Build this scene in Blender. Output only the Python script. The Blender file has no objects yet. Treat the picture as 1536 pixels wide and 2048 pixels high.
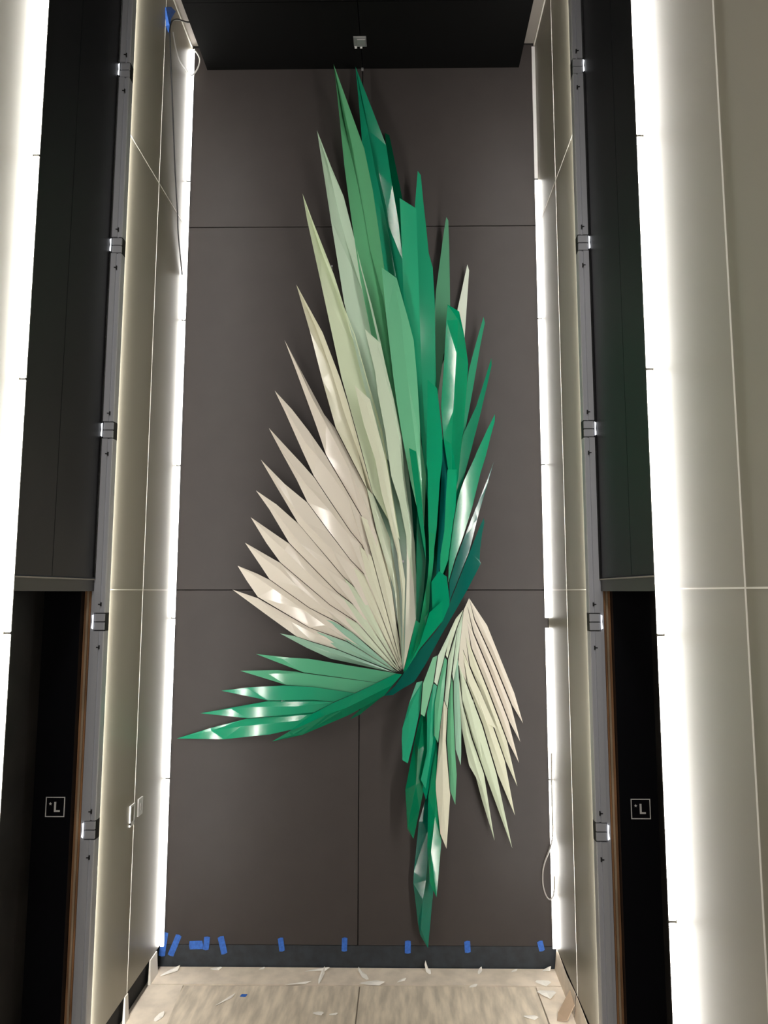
# Lift lobby with a tall folded-metal wing relief on its end wall, lit by vertical LED strips.
# Metres. End wall at y = 0, viewer on the -y side, floor z = 0, lobby centre x = 0.
import bpy, bmesh, math, random
from mathutils import Vector
C = bpy.context.scene.collection
random.seed(7)

# ------------------------------------------------------------------ camera
cam = bpy.data.cameras.new('camera')
cam.sensor_fit = 'VERTICAL'; cam.sensor_height = 36.0; cam.sensor_width = 27.0
cam.lens = 1411.0 / 2048.0 * 36.0
cam.shift_x = -22.5 / 2048.0
cam.clip_start = .05
camo = bpy.data.objects.new('camera', cam); C.objects.link(camo)
camo.location = (.353, -5.753, 2.86)
camo.rotation_euler = (math.pi/2 + math.atan(159/1411.0), 0, math.radians(.65))
bpy.context.scene.camera = camo

# ------------------------------------------------------------------ world, exposure
w = bpy.data.worlds.new('world'); bpy.context.scene.world = w; w.use_nodes = True
w.node_tree.nodes['Background'].inputs[0].default_value = (.9, .95, 1, 1)
w.node_tree.nodes['Background'].inputs[1].default_value = .02
vs = bpy.context.scene.view_settings
vs.view_transform = 'Standard'; vs.look = 'None'; vs.gamma = 1; vs.use_curve_mapping = False
vs.exposure = 0.0
LED = 28.0                       # radiance of the corner LED strips
LED_NEAR = 98.0                  # of the strips at the near panels
LED_TRACK = 165.0                 # of the LED tape hidden in the side tracks
LED_COL = (1.0, .97, .92)

# added frontal fill light behind the photographer, standing in for the hall
al = bpy.data.lights.new('front_fill', 'AREA'); al.shape = 'RECTANGLE'; al.size = 2.8; al.size_y = 2.4
al.energy = 60; al.color = (1, .96, .92)
alo = bpy.data.objects.new('front_fill', al); C.objects.link(alo)
alo.location = (0, -8.2, 2.9); alo.rotation_euler = (math.pi/2, 0, 0)

# added fill light overhead behind the photographer, brightens the near side panels
dl = bpy.data.lights.new('overhead_fill', 'AREA'); dl.shape = 'SQUARE'; dl.size = 1.0
dl.energy = 120; dl.color = (1, .96, .92)
dlo = bpy.data.objects.new('overhead_fill', dl); C.objects.link(dlo)
dlo.location = (0, -6.6, 7.3)

# ------------------------------------------------------------------ helpers
def lin(r, g, b):
    f = lambda v: v/12.92 if v <= .04045 else ((v+.055)/1.055)**2.4
    return (f(r/255), f(g/255), f(b/255), 1)
MATS = {}
def mat(name, col, rough=.5, metal=0, spec=.5, noise=None, bump=None, coat=0, stretch=(1,1,1)):
    if name in MATS: return MATS[name]
    m = bpy.data.materials.new(name); m.use_nodes = True; MATS[name] = m
    nt = m.node_tree; p = nt.nodes['Principled BSDF']
    p.inputs['Base Color'].default_value = col; p.inputs['Roughness'].default_value = rough
    p.inputs['Metallic'].default_value = metal; p.inputs['Specular IOR Level'].default_value = spec
    p.inputs['Coat Weight'].default_value = coat; p.inputs['Coat Roughness'].default_value = .05
    if noise or bump:
        tc = nt.nodes.new('ShaderNodeTexCoord'); mp = nt.nodes.new('ShaderNodeMapping')
        mp.inputs['Scale'].default_value = stretch
        nt.links.new(tc.outputs['Object'], mp.inputs['Vector'])
        def nz(sc, det=6):
            n = nt.nodes.new('ShaderNodeTexNoise'); n.inputs['Scale'].default_value = sc; n.inputs['Detail'].default_value = det
            nt.links.new(mp.outputs[0], n.inputs['Vector']); return n
        if noise:                                     # (scale, dark factor, light factor)
            n = nz(noise[0]); r = nt.nodes.new('ShaderNodeValToRGB')
            r.color_ramp.elements[0].position = .35; r.color_ramp.elements[1].position = .65
            r.color_ramp.elements[0].color = tuple(c*noise[1] for c in col[:3])+(1,)
            r.color_ramp.elements[1].color = tuple(min(1, c*noise[2]) for c in col[:3])+(1,)
            nt.links.new(n.outputs['Fac'], r.inputs['Fac']); nt.links.new(r.outputs['Color'], p.inputs['Base Color'])
        if bump:                                      # (scale, strength, distance)
            n = nz(bump[0]); bp = nt.nodes.new('ShaderNodeBump')
            bp.inputs['Strength'].default_value = bump[1]; bp.inputs['Distance'].default_value = bump[2]
            nt.links.new(n.outputs['Fac'], bp.inputs['Height']); nt.links.new(bp.outputs['Normal'], p.inputs['Normal'])
    return m
def emit(name, strength, col=LED_COL):
    m = bpy.data.materials.new(name); m.use_nodes = True
    nt = m.node_tree; nt.nodes.clear()
    e = nt.nodes.new('ShaderNodeEmission'); o = nt.nodes.new('ShaderNodeOutputMaterial')
    e.inputs[0].default_value = col + (1,); e.inputs[1].default_value = strength
    nt.links.new(e.outputs[0], o.inputs[0]); MATS[name] = m
    return m
def mesh(name, V, F, m, parent=None):
    me = bpy.data.meshes.new(name); me.from_pydata(V, [], F); me.update()
    o = bpy.data.objects.new(name, me); C.objects.link(o)
    if m: me.materials.append(m)
    if parent: o.parent = parent; o.matrix_parent_inverse = parent.matrix_world.inverted()
    return o
BF = [(0,3,2,1),(4,5,6,7),(0,1,5,4),(1,2,6,5),(2,3,7,6),(3,0,4,7)]
def bv(x0,x1,y0,y1,z0,z1):
    x0,x1 = sorted((x0,x1)); y0,y1 = sorted((y0,y1)); z0,z1 = sorted((z0,z1))
    return [(x0,y0,z0),(x1,y0,z0),(x1,y1,z0),(x0,y1,z0),(x0,y0,z1),(x1,y0,z1),(x1,y1,z1),(x0,y1,z1)]
def box(name, x0,x1,y0,y1,z0,z1, m, parent=None, bevel=0):
    o = mesh(name, bv(x0,x1,y0,y1,z0,z1), BF, m, parent)
    if bevel:
        bm = bmesh.new(); bm.from_mesh(o.data)
        bmesh.ops.bevel(bm, geom=bm.edges[:], offset=bevel, segments=1, affect='EDGES')
        bm.to_mesh(o.data); bm.free()
    return o
def boxes(name, L, m, parent=None):
    V = []; F = []
    for b in L:
        n = len(V); V += bv(*b); F += [tuple(i+n for i in f) for f in BF]
    return mesh(name, V, F, m, parent)
def prism(name, prof, z0, z1, m, parent=None, flip=False):       # (x,y) profile run up z
    n = len(prof); V = [(x,y,z0) for x,y in prof]+[(x,y,z1) for x,y in prof]
    F = [(i,(i+1)%n,(i+1)%n+n,i+n) for i in range(n)]+[tuple(range(n-1,-1,-1)),tuple(range(n,2*n))]
    if flip: F = [tuple(reversed(f)) for f in F]
    return mesh(name, V, F, m, parent)
def empty(name, loc=(0,0,0)):
    o = bpy.data.objects.new(name, None); C.objects.link(o); o.location = loc
    o.empty_display_size = .1; bpy.context.view_layer.update(); return o
def tag(o, label, cat, group=None):
    o['label'] = label; o['category'] = cat
    if group: o['group'] = group
    return o
def struct(o): o['kind'] = 'structure'; return o
def tube(name, pts, r, m, parent=None, n=6, smooth=4):
    P = [Vector(p) for p in pts]; Q = []
    for i in range(len(P)-1):                                    # Catmull-Rom
        a, b, c, d = P[max(i-1,0)], P[i], P[i+1], P[min(i+2,len(P)-1)]
        for k in range(smooth):
            t = k/smooth
            Q.append(.5*((2*b)+(c-a)*t+(2*a-5*b+4*c-d)*t*t+(3*b-a-3*c+d)*t**3))
    Q.append(P[-1]); V = []; F = []
    for i, q in enumerate(Q):
        t = (Q[min(i+1,len(Q)-1)]-Q[max(i-1,0)]).normalized()
        u = t.cross(Vector((1,.3,.2))).normalized(); v = t.cross(u)
        V += [tuple(q+(u*math.cos(a)+v*math.sin(a))*r) for a in (2*math.pi*k/n for k in range(n))]
    for i in range(len(Q)-1):
        for k in range(n):
            F.append((i*n+k, i*n+(k+1)%n, (i+1)*n+(k+1)%n, (i+1)*n+k))
    F += [tuple(range(n-1,-1,-1)), tuple(range(len(V)-n,len(V)))]
    o = mesh(name, V, F, m, parent)
    for p in o.data.polygons: p.use_smooth = True
    return o

# ------------------------------------------------------------------ materials
M_BACK  = mat('brown grey laminate', (.050,.043,.041,1), .48, spec=.22, noise=(5,.97,1.03), bump=(900,.12,.001))
M_DARK  = mat('black backing', (.006,.006,.006,1), .8)
M_SIDE  = mat('cream back painted panel', (.28,.26,.205,1), .40, spec=.4)
M_JOINT = mat('pale joint strip', (.85,.82,.74,1), .4)
M_TRANS = mat('black laminate', (.012,.0122,.0145,1), .42, spec=.3)
M_JAMB  = mat('black jamb lacquer', (.004,.004,.006,1), .35, spec=.3)
M_DOOR  = mat('scuffed black door', (.018,.016,.015,1), .45, noise=(3,.6,1.5))
M_LINT  = mat('charcoal trim', (.055,.052,.05,1), .45)
M_ALU   = mat('brushed aluminium', (.62,.63,.67,1), .42, metal=.3)
M_SOFF  = mat('black soffit board', (.004,.004,.004,1), .7, spec=.1)
M_BULK  = mat('taupe bulkhead paint', (.32,.29,.26,1), .6)
M_BASE  = mat('navy black base', (.020,.026,.034,1), .4, noise=(14,.8,1.3))
M_SLAB  = mat('dusty slab', (.35,.31,.26,1), .9, noise=(8,.8,1.1))
M_PAPER = mat('tan floor paper', (.76,.66,.54,1), .85, noise=(7,.86,1.08), bump=(25,.25,.004))
M_PLY   = mat('worn plywood', (.71,.615,.49,1), .8, noise=(5,.72,1.12), bump=(6,.4,.004), stretch=(3.2,.6,1))
M_SCRAP = mat('torn white paper', (.90,.86,.79,1), .8)
M_TAPE  = mat('blue masking tape', (.03,.13,.50,1), .65, noise=(60,.85,1.15))
M_WOOD1 = mat('orange plywood edge', (.36,.18,.08,1), .75, noise=(30,.6,1.2), stretch=(1,1,.1))
M_WOOD2 = mat('tan plywood edge', (.45,.34,.23,1), .75, noise=(30,.7,1.2), stretch=(1,1,.1))
M_WHITE = mat('white plastic', (.75,.74,.72,1), .4)
M_STEEL = mat('zinc box', (.50,.50,.50,1), .35, metal=.7)
M_BLACK = mat('black rubber', (.01,.01,.01,1), .5)
M_GREYW = mat('grey cable', (.32,.30,.28,1), .5)
M_SIGNW = mat('sign white', (.88,.87,.84,1), .5)
M_LED   = emit('LED strip light', LED)
M_LEDN  = emit('LED near strip light', LED_NEAR)
M_LEDT  = emit('LED track light', LED_TRACK)
M_LEAK  = emit('painted LED leak glint', 1.6, (.92,.95,1.0))  # glow colour for the painted light leaks on the tracks

# ------------------------------------------------------------------ shell
W = 1.52                                   # half width of the lobby
J1, J2, TOP = 2.872, 5.98, 7.67
NEAR = {-1: -2.41, 1: -2.53}               # far edge of the near side panels
floor = struct(box('floor', -2.4, 2.4, -7.5, .06, -.1, -.012, M_SLAB))
back = struct(box('wall_back', -1.62, 1.62, .022, .12, -.1, 8.4, M_DARK))
for c0, c1 in ((-1.518, -.0035), (.0035, 1.518)):
    for z0, z1 in ((.16, J1-.0035), (J1+.0035, J2-.0035), (J2+.0035, TOP)):
        box('panel', c0, c1, 0, .02, z0, z1, M_BACK, back, .0015)
base = struct(box('baseboard_back', -1.518, 1.518, .004, .021, -.01, .156, M_BASE))
for s, nm in ((-1, 'left'), (1, 'right')):
    NE = NEAR[s]
    wl = struct(boxes('wall_'+nm, [(s*1.545, s*1.60, -1.285, .02, -.1, 8.4), (s*1.545, s*1.60, -7.0, NE, -.1, 8.4),
                                   (s*1.60, s*1.66, -2.7, -1.2, 2.95, 8.4)], M_DARK))
    for y0, y1 in ((-.664, -.004), (-1.283, -.670)):
        for z0, z1 in ((.16, J1-.003), (J1+.003, J2-.003), (J2+.003, TOP+.5)):
            box('panel', s*W, s*(W+.02), y0, y1, z0, z1, M_SIDE, wl)
    box('joint_strip', s*(W-.002), s*(W+.022), -.6705, -.6635, .16, TOP+.5, M_JOINT, wl)
    for zj in (J1, J2):
        for y0, y1 in ((-.663, -.004), (-1.283, -.671)):
            box('joint_strip', s*(W-.002), s*(W+.022), y0, y1, zj-.0034, zj+.0034, M_JOINT, wl)
    jy = [NE-.0, NE-.79, NE-1.6, NE-2.41, NE-3.22]
    for a, b in zip(jy[:-1], jy[1:]):
        for z0, z1 in ((.16, J1-.003), (J1+.003, J2-.003), (J2+.003, TOP+.5)):
            box('panel', s*W, s*(W+.02), b+.004, a-.004, z0, z1, M_SIDE, wl)
        box('joint_strip', s*(W-.002), s*(W+.022), b-.0045, b+.0045, .16, TOP+.5, M_JOINT, wl)
        for zj in (J1, J2):
            box('joint_strip', s*(W-.001), s*(W+.022), b+.005, a-.005, zj-.0034, zj+.0034, M_JOINT, wl)
    mid = (NE-1.365)/2
    for y0, y1 in ((mid+.003, -1.362), (NE, mid-.003)):
        box('transom_panel', s*1.575, s*1.598, y0, y1, 2.945, 8.2, M_TRANS, wl)
    # lift opening: lintel, jamb, recessed door
    tr = struct(box('trim_1' if s < 0 else 'trim_2', s*1.572, s*1.90, NE, -1.36, 2.862, 2.935, M_LINT))
    box('lintel_lip', s*1.566, s*1.575, NE, -1.36, 2.93, 2.938, M_BULK, tr)
    jb = struct(box('trim_3' if s < 0 else 'trim_4', s*1.63, s*1.92, -1.40, -1.33, -.01, 2.862, M_JAMB))
    dr = struct(box('door_1' if s < 0 else 'door_2', s*1.875, s*1.92, NE, -1.40, -.01, 2.862, M_DARK))
    for y0, y1 in ((mid+.003, -1.401), (NE, mid-.003)):
        box('door_leaf', s*1.857, s*1.875, y0, y1, .01, 2.86, M_DOOR, dr)
    for k, (x0, x1, yf, m) in enumerate(((1.566, 1.586, -1.352, M_LINT), (1.588, 1.598, -1.356, M_WOOD1), (1.600, 1.612, -1.359, M_WOOD2), (1.614, 1.628, -1.354, M_WOOD1))):
        box('plywood_edge', s*x0, s*x1, yf, -1.30, -.01, 2.93, m if k else M_ALU, jb)

# ceiling: black soffit boards, taupe bulkhead above the side gaps
ceil = struct(box('ceiling', -1.9, 1.9, -7.0, .02, 8.17, 8.3, M_DARK))
for y0, y1 in ((-.714, 0), (-2.2, -.720), (-3.7, -2.206)):
    for x0, x1 in ((-1.377, -.003), (.003, 1.377)):
        box('soffit_board', x0, x1, y0, y1, 7.45, 7.475, M_SOFF, ceil)
for s in (-1, 1):
    box('bulkhead', s*1.30, s*1.519, -3.7, 0, 7.68, 7.74, M_BULK, ceil)
    box('soffit_edge', s*1.366, s*1.378, -3.7, 0, 7.476, 7.68, M_BULK, ceil)
    box('bulkhead_lip', s*1.51, s*1.5195, -3.7, -.0, 7.655, 7.68, M_JOINT, ceil)

# ------------------------------------------------------------------ LED strips and tracks
def strip(name, x0, x1, y, segs, label, clips, led=None):
    t = tag(empty(name, ((x0+x1)/2, y, segs[0][0])), label, 'light')
    for z0, z1, lit in segs:
        box('channel', x0-.003, x1+.003, y, y+.005, z0, z1, M_WHITE, t)
        if lit: mesh('diffuser', [(x0,y-.002,z0),(x1,y-.002,z0),(x1,y-.002,z1),(x0,y-.002,z1)], [(0,1,2,3)], led or M_LED, t)
    for z in clips: box('clip', x0-.005, x1+.003, y-.004, y+.008, z-.005, z+.005, M_LINT, t)
    return t
E_, G_ = 1.24, .006
strip('light_strip', -1.516, -1.493, -.0125, [(.15,1.39,1),(1.402,2.64,1),(2.652,3.89,1),(3.902,5.14,1),(5.152,6.39,1),(6.402,7.64,1)],
      'lit LED strip in the corner left of the end wall', (1.396, 2.646, 3.896, 5.146, 6.396))
strip('light_strip', 1.493, 1.516, -.0125, [(.15,1.39,1),(1.402,2.57,1),(2.652,3.89,1),(3.902,5.14,1),(5.152,6.386,1),(6.40,7.64,0)],
      'LED strip right of the end wall with its topmost length unlit', (1.396, 2.646, 3.896, 5.146, 6.393))
for s, side in ((-1, 'left'), (1, 'right')):
    y = NEAR[s]-.012
    strip('light_strip', min(s*1.491,s*1.516), max(s*1.491,s*1.516), y, [(.10,1.45,1),(1.462,2.66,1),(2.672,3.885,1),(3.897,5.05,1),(5.062,6.3,1),(6.312,7.6,1)],
          'lit LED strip at the near wall panel on the %s edge of the photo' % side, (1.456, 2.666, 3.891, 5.056, 6.306), M_LEDN)
BZ = (1.437, 2.673, 3.885, 5.125, 6.375)
PROF = [(1.497,-1.295),(1.497,-1.352),(1.502,-1.358),(1.519,-1.358),(1.521,-1.350),(1.528,-1.350),(1.530,-1.361),(1.564,-1.361),(1.564,-1.295)]
for s, side in ((-1, 'left'), (1, 'right')):
    t = tag(empty('light_track', (s*1.53, -1.33, 0)), 'grey aluminium light track up the front edge of the %s side wall panels' % side, 'light')
    zz = [0.0]+list(BZ)+[7.9]
    pr = [(s*x, y) for x, y in PROF]
    for a, b in zip(zz[:-1], zz[1:]):
        prism('rail', pr, a+(.056 if a else 0), b-(.056 if b < 7 else 0), M_ALU, t, flip=(s > 0))
    for z in BZ:
        for z0, z1 in ((z-.050, z-.003), (z+.003, z+.050)):
            box('splice_block', s*1.499, s*1.562, -1.357, -1.30, z0, z1, M_ALU, t, .002)
        box('splice_core', s*1.4966, s*1.560, -1.345, -1.2945, z-.056, z+.056, M_BLACK, t)
        mesh('led_glint', [(s*1.5645,-1.3615,z-.045),(s*1.578,-1.3615,z-.038),(s*1.572,-1.3615,z),(s*1.576,-1.3615,z+.04),(s*1.5645,-1.3615,z+.045)], [(0,1,2,3,4)], M_LEAK, t)  # glowing patch stands in for LED light leaking past the splice
        for dz in (.108, -.155):
            boxes('slot', [(s*1.520, s*1.526, -1.364, -1.349, z+dz-.012, z+dz+.012), (s*1.526, s*1.540, -1.364, -1.349, z+dz-.003, z+dz+.003)], M_BLACK, t)
    x0, x1 = sorted((s*1.499, s*1.514))
    mesh('led_tape', [(x0,-1.293,.1),(x1,-1.293,.1),(x1,-1.293,7.4),(x0,-1.293,7.4)], [(3,2,1,0)], M_LEDT, t)

# ------------------------------------------------------------------ wing relief
COL = {  # paint colours
 'P0':(26,150,112),'P0_shadow':(0,84,56),'P1':(112,190,140),'P2':(190,212,190),'P3':(205,216,186),'P4':(214,212,190),'wh':(214,206,193),
 'mint':(158,198,174),'pm':(196,206,182),'pc':(208,208,186),'mint2':(186,204,182),'A':(210,214,190),'Bc':(196,212,188),'S':(204,204,184),
 'Cc':(112,192,148),'D':(46,178,132),'Q1':(38,158,116),'Q2':(92,154,120),'Q3':(196,204,190),'R1':(0,140,96),'Q4':(46,138,104),'Q5':(10,120,86),
 'Q6':(12,138,98),'sp':(0,92,80),'dk':(0,60,44),'teal':(0,90,82),'R2':(0,146,102),'R3':(6,150,104),'R5':(0,136,92),'R6':(0,102,72),'R4':(14,146,96),
 'R7':(2,138,98),'R10':(0,136,92),'R8':(0,144,100),'T1':(92,174,134),'T3':(44,156,116),'T5':(34,154,112),'dk3':(0,116,80),'plate':(205,200,184),
 'pb':(150,182,158),'V6':(110,184,138),'V7':(36,160,120),'V9':(98,178,136),'V10':(208,206,186),'V11':(106,178,136),'V12':(0,112,74),'V15':(0,128,92),'V14':(0,134,90),'V13':(10,112,92)}
NAMES = {'P0':'emerald','P0_shadow':'shadow dark green','P1':'fresh green','P2':'pale mint','P3':'pale mint','P4':'cream','wh':'off white','mint':'mint','pm':'pale mint','pc':'cream',
 'mint2':'pale mint','A':'cream','Bc':'pale mint','S':'cream','Cc':'light green','D':'emerald','Q1':'emerald','Q2':'grey green','Q3':'pale grey','sp':'deep teal',
 'teal':'deep teal','plate':'off white','V10':'cream','V13':'deep teal'}
BLADES = [
('upper','P0',[(-56,7385,110),(497,3596,90),(-32,7122,109),(7,6657,106),(77,6162,104),(206,5452,100),(350,4426,95),(211,6656,106),(263,6292,104),(314,5982,103),(351,5627,101),(401,5193,99),(481,4004,92),(0,7112,68),(52,6834,52),(114,6470,50),(209,6012,48),(316,5389,45),(430,4018,37)],[[2,13,0],[2,14,13],[2,3,14],[3,15,14],[3,4,15],[4,16,15],[4,5,16],[5,17,16],[5,6,17],[6,18,17],[6,1,18],[13,14,0],[14,7,0],[14,15,7],[15,8,7],[15,16,8],[16,9,8],[16,10,9],[16,17,10],[17,11,10],[17,18,11],[18,12,11],[18,1,12]]),
('upper','P0_shadow',[(199,6827,20),(379,5489,20),(223,6532,20),(267,6120,20),(319,5891,20),(237,6805,20),(352,6209,20),(390,5844,20)],[[0,2,3,4,1,7,6,5]]),  # dark blade stands in for the shadow beside the emerald blade
('upper','P1',[(-244,7390,135),(388,4000,125),(-224,7238,135),(-181,6826,133),(-144,6462,132),(-103,6146,132),(-72,5925,131),(-2,5441,129),(167,4585,127),(25,6607,133),(99,6232,132),(137,5967,131),(193,5572,130),(305,4836,128),(-171,6986,44),(-103,6656,43),(-28,6321,42),(29,6017,41),(73,5752,40),(181,5322,39),(286,4611,37)],[[2,14,0],[2,3,14],[3,15,14],[3,4,15],[4,16,15],[4,5,16],[5,17,16],[5,6,17],[6,18,17],[6,7,18],[7,19,18],[7,8,19],[8,20,19],[8,1,20],[14,15,0],[15,9,0],[15,16,9],[16,10,9],[16,17,10],[17,11,10],[17,18,11],[18,12,11],[18,19,12],[19,13,12],[19,20,13],[20,1,13]]),
('upper','P2',[(-381,6782,125),(352,3754,125),(-308,6321,125),(-254,5973,125),(-134,5238,125),(-19,4754,125),(168,4001,125),(-256,6449,125),(-147,6180,125),(-95,5972,125),(13,5529,125),(93,5229,125),(164,4923,125),(264,4458,125),(-292,6503,82),(-182,6020,70),(-125,5792,70),(9,5375,70),(94,5035,70),(204,4601,70)],[[0,2,14],[2,3,14],[3,15,14],[3,16,15],[3,17,16],[3,4,17],[4,18,17],[4,5,18],[5,19,18],[5,6,19],[6,1,19],[14,7,0],[14,8,7],[14,15,8],[15,9,8],[15,16,9],[16,10,9],[16,17,10],[17,11,10],[17,18,11],[18,12,11],[18,19,12],[19,13,12],[19,1,13]]),
('upper','P3',[(-496,6208,130),(327,3268,140),(-454,5974,131),(-323,5382,133),(-153,4609,135),(15,4006,137),(109,3651,139),(-408,5967,131),(-224,5490,132),(-134,5203,133),(-42,4960,134),(63,4580,135),(183,4162,137),(-344,5736,77),(-153,5219,78),(-89,5015,79),(-21,4812,80),(34,4598,80),(131,4218,82)],[[2,13,0],[2,3,13],[3,14,13],[3,15,14],[3,16,15],[3,4,16],[4,17,16],[4,18,17],[4,5,18],[5,6,18],[6,1,18],[0,13,7],[13,8,7],[13,9,8],[13,14,9],[14,15,9],[15,10,9],[15,16,10],[16,17,10],[17,11,10],[17,18,11],[18,12,11],[18,1,12]]),
('upper','P4',[(-537,5406,125),(307,2597,115),(-418,5003,124),(-310,4586,122),(-196,4187,121),(62,3681,119),(136,3348,118),(-312,4990,123),(-163,4597,122),(-100,4397,121),(8,4009,120),(104,3656,119),(193,3308,118),(-383,5068,69),(-245,4689,67),(-126,4306,66),(-21,4013,65),(124,3477,63)],[[0,2,13],[2,14,13],[2,3,14],[3,15,14],[3,4,15],[4,16,15],[4,5,16],[5,17,16],[5,6,17],[6,1,17],[13,7,0],[13,14,7],[14,8,7],[14,9,8],[14,15,9],[15,16,9],[16,10,9],[16,11,10],[16,17,11],[17,12,11],[17,1,12]]),
('upper','wh',[(-635,4944,80),(326,2439,90),(-536,4686,81),(-359,4210,83),(-276,3971,84),(19,3466,86),(103,3142,87),(-496,4685,81),(-296,4307,83),(-205,4193,83),(57,3683,85),(131,3351,86),(205,3109,87),(-500,4674,115),(-392,4434,127),(-275,4216,128),(-89,3856,129),(87,3470,131)],[[2,13,0],[2,14,13],[2,3,14],[3,15,14],[3,4,15],[4,16,15],[4,5,16],[5,17,16],[5,6,17],[6,1,17],[13,7,0],[13,14,7],[14,8,7],[14,15,8],[15,9,8],[15,16,9],[16,10,9],[16,17,10],[17,11,10],[17,12,11],[17,1,12]]),
('upper','wh',[(-708,4510,80),(338,2323,90),(-613,4316,81),(-469,3997,82),(-375,3797,83),(-239,3592,84),(-69,3341,85),(24,3232,86),(-563,4352,81),(-422,4170,82),(-280,3965,83),(13,3466,85),(100,3137,86),(-634,4384,97),(-432,4051,127),(-345,3952,128),(-230,3804,128),(-83,3591,129)],[[0,2,13],[2,14,13],[2,3,14],[3,15,14],[3,4,15],[4,16,15],[4,5,16],[5,17,16],[5,6,17],[6,7,17],[7,1,17],[13,8,0],[13,9,8],[13,14,9],[14,15,9],[15,10,9],[15,16,10],[16,17,10],[17,11,10],[17,12,11],[17,1,12]]),
('upper','wh',[(-751,4196,80),(342,2284,90),(-652,4011,81),(-510,3757,82),(-425,3583,83),(-235,3330,84),(-73,3118,86),(64,2978,87),(-580,4011,81),(-469,3892,82),(-371,3781,82),(-243,3588,83),(-73,3338,85),(19,3230,85),(-612,3972,112),(-497,3808,127),(-427,3718,127),(-223,3490,129),(-93,3321,130)],[[2,14,0],[2,15,14],[2,3,15],[3,16,15],[3,4,16],[4,17,16],[4,5,17],[5,18,17],[5,6,18],[6,7,18],[7,1,18],[0,14,8],[14,9,8],[14,15,9],[15,10,9],[15,16,10],[16,11,10],[16,17,11],[17,12,11],[17,18,12],[18,13,12],[18,1,13]]),
('upper','wh',[(-812,3933,80),(346,2265,90),(-671,3696,81),(-576,3540,82),(-499,3412,83),(-233,3104,85),(-125,2978,86),(42,2827,87),(-613,3731,81),(-429,3580,82),(-240,3327,84),(-75,3113,85),(60,2975,86),(-643,3696,115),(-517,3515,127),(-435,3414,128),(-220,3201,130)],[[2,13,0],[2,3,13],[3,14,13],[3,4,14],[4,15,14],[4,16,15],[4,5,16],[5,6,16],[6,7,16],[7,1,16],[0,13,8],[13,14,8],[14,9,8],[14,15,9],[15,10,9],[15,16,10],[16,11,10],[16,12,11],[16,1,12]]),
('upper','wh',[(-845,3677,80),(346,2253,90),(-733,3523,81),(-567,3251,83),(-232,2914,85),(-171,2855,86),(15,2714,87),(-674,3561,81),(-495,3404,82),(-237,3101,84),(-127,2973,85),(37,2826,86),(-694,3518,107),(-567,3358,127),(-473,3245,128),(-278,3058,129)],[[2,12,0],[2,13,12],[2,3,13],[3,14,13],[3,15,14],[3,4,15],[4,5,15],[5,6,15],[6,1,15],[0,12,7],[12,13,7],[13,8,7],[13,14,8],[14,9,8],[14,15,9],[15,10,9],[15,11,10],[15,1,11]]),
('upper','wh',[(-883,3458,80),(346,2245,90),(-752,3250,81),(-636,3094,82),(-230,2755,85),(-5,2613,87),(-668,3311,81),(-567,3243,82),(-234,2909,85),(-173,2849,85),(9,2713,87),(-726,3303,107),(-596,3190,127),(-429,3030,129),(-308,2923,129)],[[0,2,11],[2,12,11],[2,3,12],[3,13,12],[3,14,13],[3,4,14],[4,5,14],[5,1,14],[11,6,0],[11,7,6],[11,12,7],[12,13,7],[13,14,7],[14,8,7],[14,9,8],[14,10,9],[14,1,10]]),
('upper','wh',[(-924,3251,80),(338,2238,90),(-819,3102,81),(-719,2958,82),(-394,2731,85),(-169,2618,86),(-755,3155,81),(-640,3090,82),(-231,2750,85),(-8,2609,87),(-776,3135,104),(-629,3030,127),(-491,2903,128),(-266,2726,130)],[[2,10,0],[2,3,10],[3,11,10],[3,12,11],[3,4,12],[4,13,12],[4,5,13],[5,1,13],[10,6,0],[10,7,6],[10,11,7],[11,12,7],[12,13,7],[13,8,7],[13,9,8],[13,1,9]]),
('upper','wh',[(-980,3066,80),(326,2234,90),(-902,2945,81),(-811,2818,82),(-395,2577,85),(-91,2468,87),(-820,3002,81),(-721,2953,82),(-396,2727,84),(-172,2613,86),(-846,2991,99),(-678,2880,125),(-437,2715,129),(-265,2597,130)],[[2,10,0],[2,3,10],[3,11,10],[3,12,11],[3,4,12],[4,13,12],[4,5,13],[5,1,13],[10,6,0],[10,7,6],[10,11,7],[11,12,7],[12,8,7],[12,13,8],[13,9,8],[13,1,9]]),
('upper','wh',[(-1018,2876,80),(306,2234,90),(-716,2660,82),(-493,2504,84),(-368,2465,85),(-161,2403,87),(-810,2806,81),(-399,2574,85),(-94,2463,87),(-862,2797,95),(-677,2698,113),(-545,2628,114),(-333,2519,115)],[[0,2,9],[2,10,9],[2,11,10],[2,3,11],[3,4,11],[4,12,11],[4,5,12],[5,1,12],[9,6,0],[9,10,6],[10,11,6],[11,7,6],[11,12,7],[12,8,7],[12,1,8]]),
('upper','pb',[(58,4522,50),(350,2253,85),(65,3641,63),(209,3071,72),(321,2557,80),(221,4436,52),(325,4224,55),(414,3804,61),(462,3477,66),(455,2641,79)],[[0,2,3,4,1,9,8,7,6,5]]),
('upper','mint',[(-626,2529,90),(279,2229,115),(-412,2418,96),(-222,2334,102),(-509,2508,93),(-366,2460,97),(-160,2399,103),(-415,2456,114),(-219,2384,131)],[[0,2,7],[2,8,7],[2,3,8],[3,1,8],[0,7,4],[7,5,4],[7,8,5],[8,6,5],[8,1,6]]),
('upper','mint',[(-335,2545,100),(291,2233,115),(-158,2404,105),(-94,2465,105),(-130,2433,118)],[[2,4,0],[2,1,4],[4,3,0],[4,1,3]]),
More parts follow.
